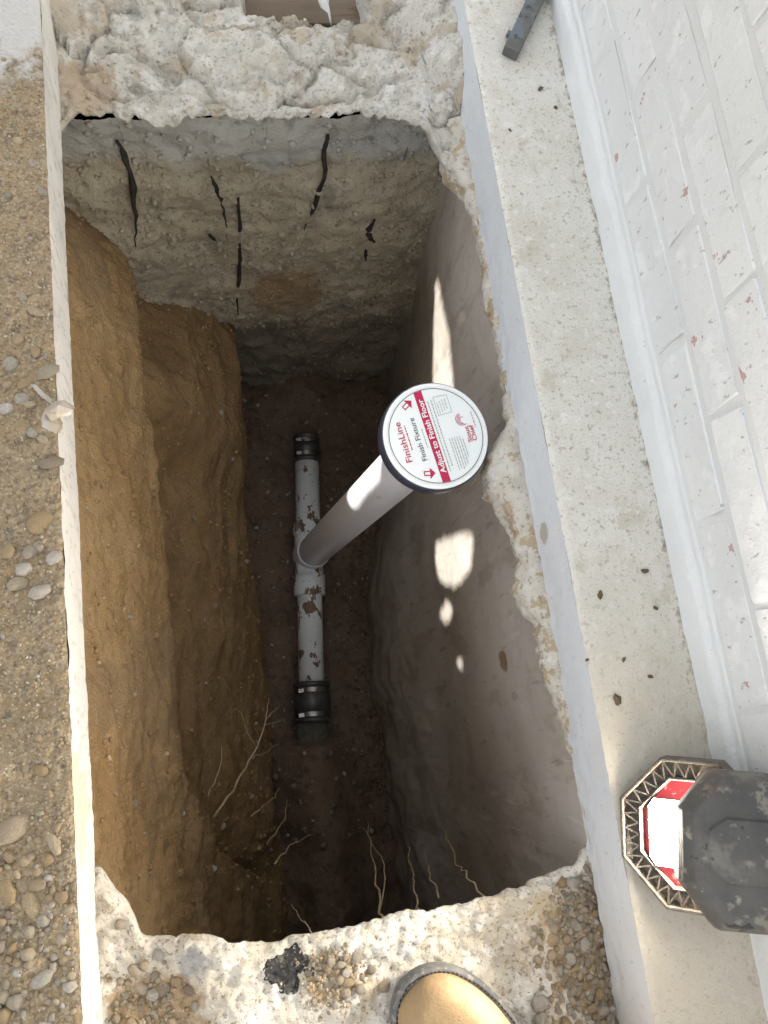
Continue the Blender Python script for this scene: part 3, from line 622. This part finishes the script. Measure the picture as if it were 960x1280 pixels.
eb = em.node_tree.nodes['Principled BSDF']; eb.inputs['Base Color'].default_value = (.9, .9, .88, 1); eb.inputs['Emission Color'].default_value = (1, .90, .78, 1); eb.inputs['Emission Strength'].default_value = 350
loft([(sh_(octo(.050, .068, .12)), -.001), (sh_(octo(.048, .066, .12)), .0025)], 'lamp_rim', 'led_bezel', wl)
loft([(sh_(octo(.048, .066, .12)), .0025), (sh_(octo(.046, .063, .12)), .0035)], 'led_glow', 'led_panel', wl, closed1=True)
# battery housing folded over the right half of the lamp head
hb = Matrix.Translation(V((.462, -.172, .128)))
QB = Euler((0, radians(-12), radians(-12))).to_matrix()
inv = wl.rotation_quaternion.to_matrix().inverted()
def housing(rings, m, nm, par, c0=False, c1=False):
    o = loft(rings, m, nm, par, c0, c1)
    for v_ in o.data.vertices: v_.co = inv @ (QB @ v_.co + V((.448, -.172, .126)) - HC)
    return o
OB = lambda k, j=1: octo(.118 * k, .142 * j, .27)
bd = housing([(OB(.80, .84), -.040), (OB(.97, .97), -.030), (OB(1, 1), -.012), (OB(.99, .99), .004), (OB(.88, .90), .016), (OB(.78, .76), .020)], 'lamp_black', 'battery_housing', wl, True, True); bevel(bd, .0009, 2, 10)
pn = housing([(octo(.082, .058, .2), .0195), (octo(.078, .054, .2), .0235)], 'lamp_black', 'raised_panel', bd, False, True); bevel(pn, .001, 2)
for s_ in (-1, 1):
    hg = MB().box((-.012, -.010, -.034), (.012, .010, .030)).obj('hinge', 'lamp_black', wl)
    for v_ in hg.data.vertices: v_.co = v_.co + inv @ (V((.485, -.170 + s_ * .045, .085)) - HC)
    bevel(hg, .002)

# ------------------------------------------------------------------ boot
FD = V((-.60, .80, 0)).normalized(); TOE = V((.174, -.326, 0)) + FD * .056; SD = V((FD.y, -FD.x, 0))
gz = near_z(.17, -.31) + .006
bt = empty('boot', TOE - FD * .15 + V((0, 0, gz)), 'tan leather boot toe with dark welted sole on the near ledge', 'boot')
BO = bt.location.copy()
SOLE = [(0, 0), (.004, .018), (.014, .034), (.030, .046), (.055, .054), (.085, .0565), (.115, .054), (.15, .046), (.19, .041), (.23, .040), (.26, .038), (.282, .028), (.292, .012), (.294, 0)]
def outline(k=0., sc_=1.):
    L_ = []
    for d, h in SOLE: L_.append((d, h))
    pts = [(d, h * 1.03) for d, h in L_] + [(d, -h * 1.0) for d, h in L_[-2:0:-1]]
    cx = .147
    return [(cx + (d - cx) * (1 - k / .147), h * (1 - k / .055)) for d, h in pts]
def P3(d, h, z): return TOE - FD * d + SD * (h + .004 * sin(d * 12)) + V((0, 0, gz + z)) - BO
def ring_obj(rings, nm, m, c0, c1, par):
    vs = []; fs = []; n_ = len(rings[0][0])
    for pts, zf in rings: vs += [P3(d, h, zf(d) if callable(zf) else zf) for d, h in pts]
    for i in range(len(rings) - 1):
        for k in range(n_): a = i * n_ + k; b = i * n_ + (k + 1) % n_; fs.append((a, a + n_, b + n_, b))
    if c0: fs.append(tuple(range(n_)))
    if c1: e = (len(rings) - 1) * n_; fs.append(tuple(range(e + n_ - 1, e - 1, -1)))
    o = obj(nm, mesh(vs, fs, True), m, par); s_ = o.modifiers.new('sub', 'SUBSURF'); s_.levels = s_.render_levels = 2; return o
ring_obj([(outline(.004), 0), (outline(.0005), .002), (outline(0), .010), (outline(0), .022), (outline(.001), .026), (outline(.004), .0275), (outline(.0065), .0265), (outline(.009), .0265)], 'sole', 'boot_sole', True, True, bt)
wv = MB(); wl_ = outline(.0052); 
pts = [P3(d, h, .0285) for d, h in wl_]
for k in range(len(pts)):
    a, b = pts[k], pts[(k + 1) % len(pts)]; nn = max(2, int((b - a).length / .0045))
    for i in range(nn):
        p, q = a.lerp(b, i / nn), a.lerp(b, (i + .6) / nn); wv.tube([p, q], .0009, 5)
wv.obj('welt_stitching', 'boot_lining', bt)
def upper_rings():
    R_ = []; N_ = 26
    for i in range(N_ + 1):
        t = i / N_; d = .0085 + .277 * t
        hw = interp(SOLE, d) * 1.015 - .0075; hw = max(hw, .004)
        top = interp([(0, .034), (.008, .044), (.02, .062), (.05, .074), (.09, .083), (.13, .100), (.17, .135), (.19, .20), (.21, .20), (.285, .20)], d)
        R_.append((d, hw, top))
    return R_
vs = []; fs = []; NR = 15
UR = upper_rings()
for d, hw, top in UR:
    for k in range(NR):
        a = pi * k / (NR - 1); c_ = cos(a); s_ = sin(a)
        e = .62; hh = hw * (abs(c_) ** e) * (1 if c_ > 0 else -1); zz = .025 + (top - .025) * (s_ ** (.75))
        if d > .16: hh *= 1 - .25 * sstep(.05, .2, zz)
        wr = .0012 * fbm(d, hh, zz, 40, 3)
        vs.append(P3(d, hh + wr, zz + wr))
for i in range(len(UR) - 1):
    for k in range(NR - 1): a = i * NR + k; fs.append((a, a + NR, a + NR + 1, a + 1))
fs.append(tuple(range(NR))); e = (len(UR) - 1) * NR; fs.append(tuple(range(e + NR - 1, e - 1, -1)))
up = obj('upper', mesh(vs, fs, True), 'boot_tan', bt); m_ = up.modifiers.new('sub', 'SUBSURF'); m_.levels = m_.render_levels = 2
sh = MB(); ce = P3(.232, 0, .16)
sh.lathe([(.044, 0), (.046, .04), (.050, .10), (.053, .14), (.055, .143), (.053, .146), (.050, .142), (.046, .10), (0, .09)], ce, (0, 0, 1), 28); sh.obj('shaft', 'boot_tan', bt, smooth=True)

# ------------------------------------------------------------------ odds and ends
# steel bar lying on the ledge
ba = V((.4285, .828, .0015)); bdv = V((.50, .866, 0)); bn = V((bdv.y, -bdv.x, 0))
sb = empty('steel_bar', ba, 'short end of a dark grey steel bar lying on the pale ledge', 'bar')
Rm = Matrix((bn, bdv, V((0, 0, 1)))).transposed()
o = MB().box((-.011, 0, 0), (.011, .42, .016), Rm).obj('bar', 'bar_steel', sb); bevel(o, .0012)
o = MB().box((-.016, .026, .003), (-.011, .034, .010), Rm).obj('nub', 'bar_steel', sb); bevel(o, .0012)
# timber board in the gap behind the far ledge
tb = MB().box((.03, 1.006, -.205), (.33, 1.12, -.128)).obj('timber_board', 'wood', label='old brown timber board end showing behind the far mortar ledge', cat='board'); bevel(tb, .002)
# white plastic drip
fm = MB().tube([(.218, .996, -.122), (.2155, .998, -.112), (.213, 1.0, -.102), (.206, 1.003, -.093), (.203, 1.008, -.080), (.203, 1.02, -.062), (.205, 1.06, -.05)], [.0006, .0016, .0022, .0065, .010, .012, .012], 10)
obj('plaster_drip', fm.me(True), 'foam_white', label='pointed white drip of plaster hanging in front of the timber board', cat='drip')
# quartz chunk hanging over the left saw cut
qb = bmesh.new(); rq = random.Random(5)
for cx, cy, cz, a, b, c, r_, n_ in ((-.168, .360, .000, .018, .012, .012, .15, 16), (-.176, .345, .002, .013, .016, .008, .5, 14), (-.186, .378, .002, .020, .006, .006, -.85, 12), (-.172, .352, .006, .012, .010, .008, .2, 10)):
    R = Euler((.2, .1, r_)).to_matrix(); ve = []
    for _ in range(n_):
        d_ = V((rq.gauss(0, 1), rq.gauss(0, 1), rq.gauss(0, 1))).normalized() * rq.uniform(.7, 1.05); ve.append(qb.verts.new(R @ V((d_.x * a, d_.y * b, d_.z * c)) + V((cx, cy, cz))))
    bmesh.ops.convex_hull(qb, input=ve)
q_me = bpy.data.meshes.new('quartz'); qb.to_mesh(q_me); qb.free()
obj('quartz_lump', q_me, 'quartz', label='glassy pale lump sticking out over the left saw cut edge', cat='lump')
# tar
vs, fs = stone_mesh(120, 22, 12); tr = MB()
for k, (cx, cy, a, b) in enumerate(((.012, -.256, .014, .013), (.030, -.250, .012, .014), (.022, -.268, .012, .013), (.040, -.252, .009, .006), (.046, -.264, .006, .005))):
    tr.add([V((cx + v.x * a * (1 + .35 * noise.noise(v * 2 + V((k, 0, 0)))), cy + v.y * b * (1 + .35 * noise.noise(v * 2 + V((0, k, 0)))), near_z(cx + v.x * a, cy + v.y * b) + v.z * .0012 + .0008 * noise.noise(v * 5))) for v in vs], fs)
obj('tar_patch', tr.me(True), 'tar', label='black crusty tar patch on the near ledge left of the boot', cat='tar')
# crumbs of dirt on the ledge
CL = [(.472, .115, .0055, 'pointed dark dirt crumb highest on the ledge of the middle trio'), (.411, .093, .006, 'elongated black dirt crumb near the right saw cut edge'), (.476, .071, .0045, 'small black dirt crumb below the pointed one on the ledge'),
      (.465, .779, .0055, 'olive dirt crumb on the ledge below the steel bar'), (.482, .750, .004, 'tiny black crumb just right of the olive crumb'), (.383, .023, .0035, 'small crumb perched on the right saw cut edge'),
      (.408, -.025, .0075, 'broad brown dirt crumb on the ledge above the work light'), (.452, -.004, .0042, 'dark crumb in the middle of the ledge above the work light'), (.425, .018, .0035, 'faint crumb left of the dark middle crumb'), (.411, .715, .0032, 'tiny crumb by the upper end of the right saw cut')]
for k, (x, y, r, lb) in enumerate(CL):
    vs, fs = stone_mesh(200 + k, 8, 6); R = Euler((0, 0, k * 1.3)).to_matrix(); m_ = MB().add([R @ V((v.x * r * .8, v.y * r * .5, v.z * r * .35)) * (1 + .5 * noise.noise(v * 2.5 + V((k, k, 0)))) + V((x, y, ledge_z(x, y) + r * .2)) for v in vs], fs)
    obj('dirt_crumb', m_.me(False), 'clod', label=lb, cat='crumb', group='dirt crumbs on the ledge')
# black roots in the far wall
def wall_root(pts, r, lb, seed):
    rr = random.Random(seed); P = []; n_ = 14
    for i in range(n_ + 1):
        k = i / n_ * (len(pts) - 1); j = min(int(k), len(pts) - 2); t = k - j
        x = pts[j][0] + (pts[j + 1][0] - pts[j][0]) * t + rr.uniform(-.002, .002); z = pts[j][1] + (pts[j + 1][1] - pts[j][1]) * t
        u = (x + .32) / .80; v = (-.085 - z) / 1.10; P.append(V((x, backfn(u, v)[1] - r * .1, z)))
    m_ = MB().tube(P, [r * .85 * (.25 + .75 * sin(pi * min(1, .08 + i / n_))) * rr.uniform(.6, 1.35) for i in range(n_ + 1)], 7)
    obj('black_root', m_.me(True), 'root_black', label=lb, cat='root', group='black roots in the far pit wall')
wall_root([(-.107, -.19), (-.098, -.25), (-.100, -.33), (-.110, -.405)], .006, 'thick black root at the left of the far pit wall', 1)
wall_root([(.199, -.175), (.201, -.25), (.190, -.34), (.178, -.40)], .0062, 'long thick black root curving down the middle of the far wall', 2)
wall_root([(.024, -.25), (.036, -.31), (.044, -.385)], .0042, 'thin black root between the two long ones on the far wall', 3)
wall_root([(.066, -.31), (.068, -.42), (.064, -.52), (.060, -.64), (.064, -.72)], .0042, 'broken black streak of root low in the middle of the far wall', 4)
wall_root([(.300, -.37), (.292, -.40), (.302, -.43), (.318, -.45)], .0065, 'hooked black root stub at the right of the far wall', 5)
wall_root([(.010, -.40), (.024, -.43), (.034, -.445)], .004, 'short slanting black root stub below the thin one', 6)
wall_root([(.30, -.47), (.306, -.51)], .004, 'small black root stub under the hooked one', 7)
wall_root([(.215, -.140), (.224, -.165)], .0045, 'short black root stub high on the far wall', 8)
# pale roots
def root(pts, r, lb, seed, branches=()):
    rr = random.Random(seed); m_ = MB()
    def path(pts, r0):
        P = [V(pts[0])]
        for a, b in zip(pts, pts[1:]):
            a, b = V(a), V(b); L_ = (b - a).length
            for i in range(1, 6): P.append(a.lerp(b, i / 5) + V((rr.uniform(-1, 1), rr.uniform(-1, 1), rr.uniform(-1, 1))) * min(L_ * .03, .003))
        m_.tube(P, [r0 * (1.0 - .65 * i / len(P)) for i in range(len(P))], 6)
    path(pts, r)
    for bpts in branches: path(bpts, r * .6)
    obj('pale_root', m_.me(True), 'root_pale', label=lb, cat='root', group='pale roots hanging in the pit')
def lw(y, z, off=.006):      # point just off the left soil wall
    P = prof_at(y); x = None
    for (x0, z0), (x1, z1) in zip(P, P[1:]):
        if z1 <= z <= z0: x = x0 + (x1 - x0) * (z - z0) / (z1 - z0)
    return V(((x if x is not None else P[-1][0]) + off + .01, y, z))
a0 = lw(-.15, -.72, .012)
root([a0, lw(-.10, -.76, .03), lw(-.04, -.80, .045), lw(.01, -.84, .05), lw(.05, -.83, .06)], .0026, 'branching pale root spreading over the lower left soil wall', 11,
     [[lw(-.04, -.80, .045), lw(-.01, -.76, .05), lw(.03, -.74, .05)], [lw(.01, -.84, .05), lw(.03, -.90, .05), lw(.035, -.96, .04)], [lw(-.06, -.79, .04), lw(-.05, -.88, .04), lw(-.04, -.96, .03)], [lw(.0, -.83, .05), lw(.0, -.88, .05), lw(.005, -.93, .05)]])
root([lw(-.17, -.84, .012), lw(-.15, -.92, .02), lw(-.135, -.99, .015)], .0018, 'short pale root below the branching one on the left wall', 12)
root([lw(-.235, -.92, .012), lw(-.20, -.98, .02), lw(-.165, -1.02, .02)], .0020, 'kinked pale root at the foot of the left wall', 13)
root([lw(-.11, -.70, .012), lw(-.06, -.73, .015), lw(-.03, -.74, .012)], .0014, 'faint thin root left of the branching root', 14)
def nwp(x, z, off): return V((x, -.262 + off * .6 + .012 * sin(z * 9 + x * 40) + .02 * sstep(-.2, -.8, z), z))
NR_ = [([(.145, -.14), (.150, -.261), (.180, -.494), (.238, -.97)], .0021, 'tall pale root standing at the middle of the near pit wall', [[(.155, -.29), (.200, -.511), (.208, -.798), (.207, -.88)]]),
       ([(.19, -.14), (.197, -.256), (.226, -.416), (.244, -.544), (.276, -.708)], .0018, 'pale root with a kinked tip right of the tall one', []),
       ([(.272, -.15), (.281, -.287), (.290, -.388), (.314, -.553), (.352, -.76)], .0017, 'longest pale root running up beside the right pit wall', []),
       ([(.029, -.60), (.061, -.733), (.115, -.906)], .0019, 'single pale root slanting across the dark corner by the soil wall', []),
       ([(.225, -.24), (.243, -.369), (.263, -.486), (.282, -.588)], .0013, 'short thin root between the kinked one and the longest one', []),
       ([(.055, -.14), (.053, -.228), (.051, -.342), (.043, -.401)], .0011, 'fine dark root low beside the slanting one', [])]
for k, (pts, r, lb, br) in enumerate(NR_):
    root([nwp(x, z, .018 + .006 * (i % 2)) for i, (x, z) in enumerate(pts)], r, lb, 30 + k, [[nwp(x, z, .02) for x, z in b] for b in br])

# ------------------------------------------------------------------ tree added out of view towards the sun, to shade the pit in patches
S1 = SUN.cross(V((0, 0, 1))).normalized(); S2 = S1.cross(SUN).normalized()
CC = V((.15, .35, 0)) + SUN * 2.5
GAPS = [  # outlines, on the right pit wall (y, z), of the sun patches; leaves are cut away to form them
    [(.725, -.372), (.66, -.352), (.585, -.338), (.52, -.355), (.44, -.41), (.43, -.57), (.50, -.535), (.583, -.480)],
    [(.380, -.46), (.338, -.45), (.345, -.70), (.385, -.72)],
    [(.292, -.625), (.275, -.50), (.255, -.380), (.225, -.375), (.203, -.43), (.195, -.50), (.203, -.565), (.228, -.64), (.262, -.64)],
    [(.178, -.60), (.160, -.57), (.144, -.60), (.138, -.67), (.158, -.68)], [(.074, -.58), (.052, -.54), (.048, -.57), (.066, -.60)], [(.10, -.387), (.075, -.378), (.058, -.393), (.08, -.404)]]
def in_poly(q, P):
    c = False
    for (y0, z0), (y1, z1) in zip(P, P[1:] + P[:1]):
        if (z0 > q.z) != (z1 > q.z) and q.y < (y1 - y0) * (q.z - z0) / (z1 - z0) + y0: c = not c
    return c
def in_gap(p):
    t = (p.x - .388) / SUN.x; q = p - SUN * t      # where the ray through p meets the right pit wall
    if not (0 < q.y < .76 and -.76 < q.z < -.3): return False
    return any(in_poly(q, P) for P in GAPS)
lf = MB(); rt = random.Random(3); cnt = 0
while cnt < 23500:
    cnt += 1; fine = cnt > 12500
    a = rt.uniform(0, 2 * pi); r = sqrt(rt.random()); h = rt.uniform(-.3, .3) * sqrt(max(0, 1.05 - r ** 2))
    c = CC + S1 * (1.25 * r * cos(a)) + S2 * (.84 * r * sin(a)) + SUN * h
    s_ = rt.uniform(.035, .06)
    if fine:        # small leaves added to sharpen the edges of the cut gaps
        s_ = rt.uniform(.012, .022); g_ = V((.388, rt.uniform(0, .78), rt.uniform(-.78, -.28))); c = g_ + SUN * rt.uniform(2.6, 3.0)
    R = SUN.to_track_quat('Z', 'Y').to_matrix() @ Euler((rt.uniform(-.9, .9), rt.uniform(-.9, .9), rt.uniform(0, 6.28))).to_matrix()
    P = [c + R @ V(p) * s_ for p in ((-1, 0, 0), (-.3, -.55, .1), (.5, -.5, .1), (1.1, 0, -.1), (.5, .5, .1), (-.3, .55, .1))]
    if any(in_gap(p) for p in P) or any(in_gap(c.lerp(p, k)) for p in P for k in (0, .35, .7)): continue
    lf.add(P, [(0, 1, 2, 3), (0, 3, 4, 5)])
TO = V((-1.9, 1.2, 0))
tree = empty('added_shade_tree', TO, 'leafy tree added unseen left of the paving, crown carved to shape the sun patches', 'tree')
o = lf.obj('crown', 'leaf', tree); o.matrix_parent_inverse = Matrix.Translation(-TO)
tk = MB(); b = V((-1.75, 1.15, 1.45))
tk.tube([(-1.9, 1.2, -.05), (-1.88, 1.2, .7), b, (-1.6, 1.1, 2.0), (-1.4, 1.0, 2.4)], [.12, .09, .07, .05, .03], 12)
for e in ((-1.5, 1.5, 2.2), (-1.7, -.3, 2.0), (-.9, 1.35, 2.3), (-1.9, .9, 2.1)):
    tk.tube([b, b.lerp(V(e), .5) + V((0, 0, .1)), e], [.04, .03, .012], 8)
o = tk.obj('trunk', 'bark', tree, smooth=True); o.matrix_parent_inverse = Matrix.Translation(-TO)
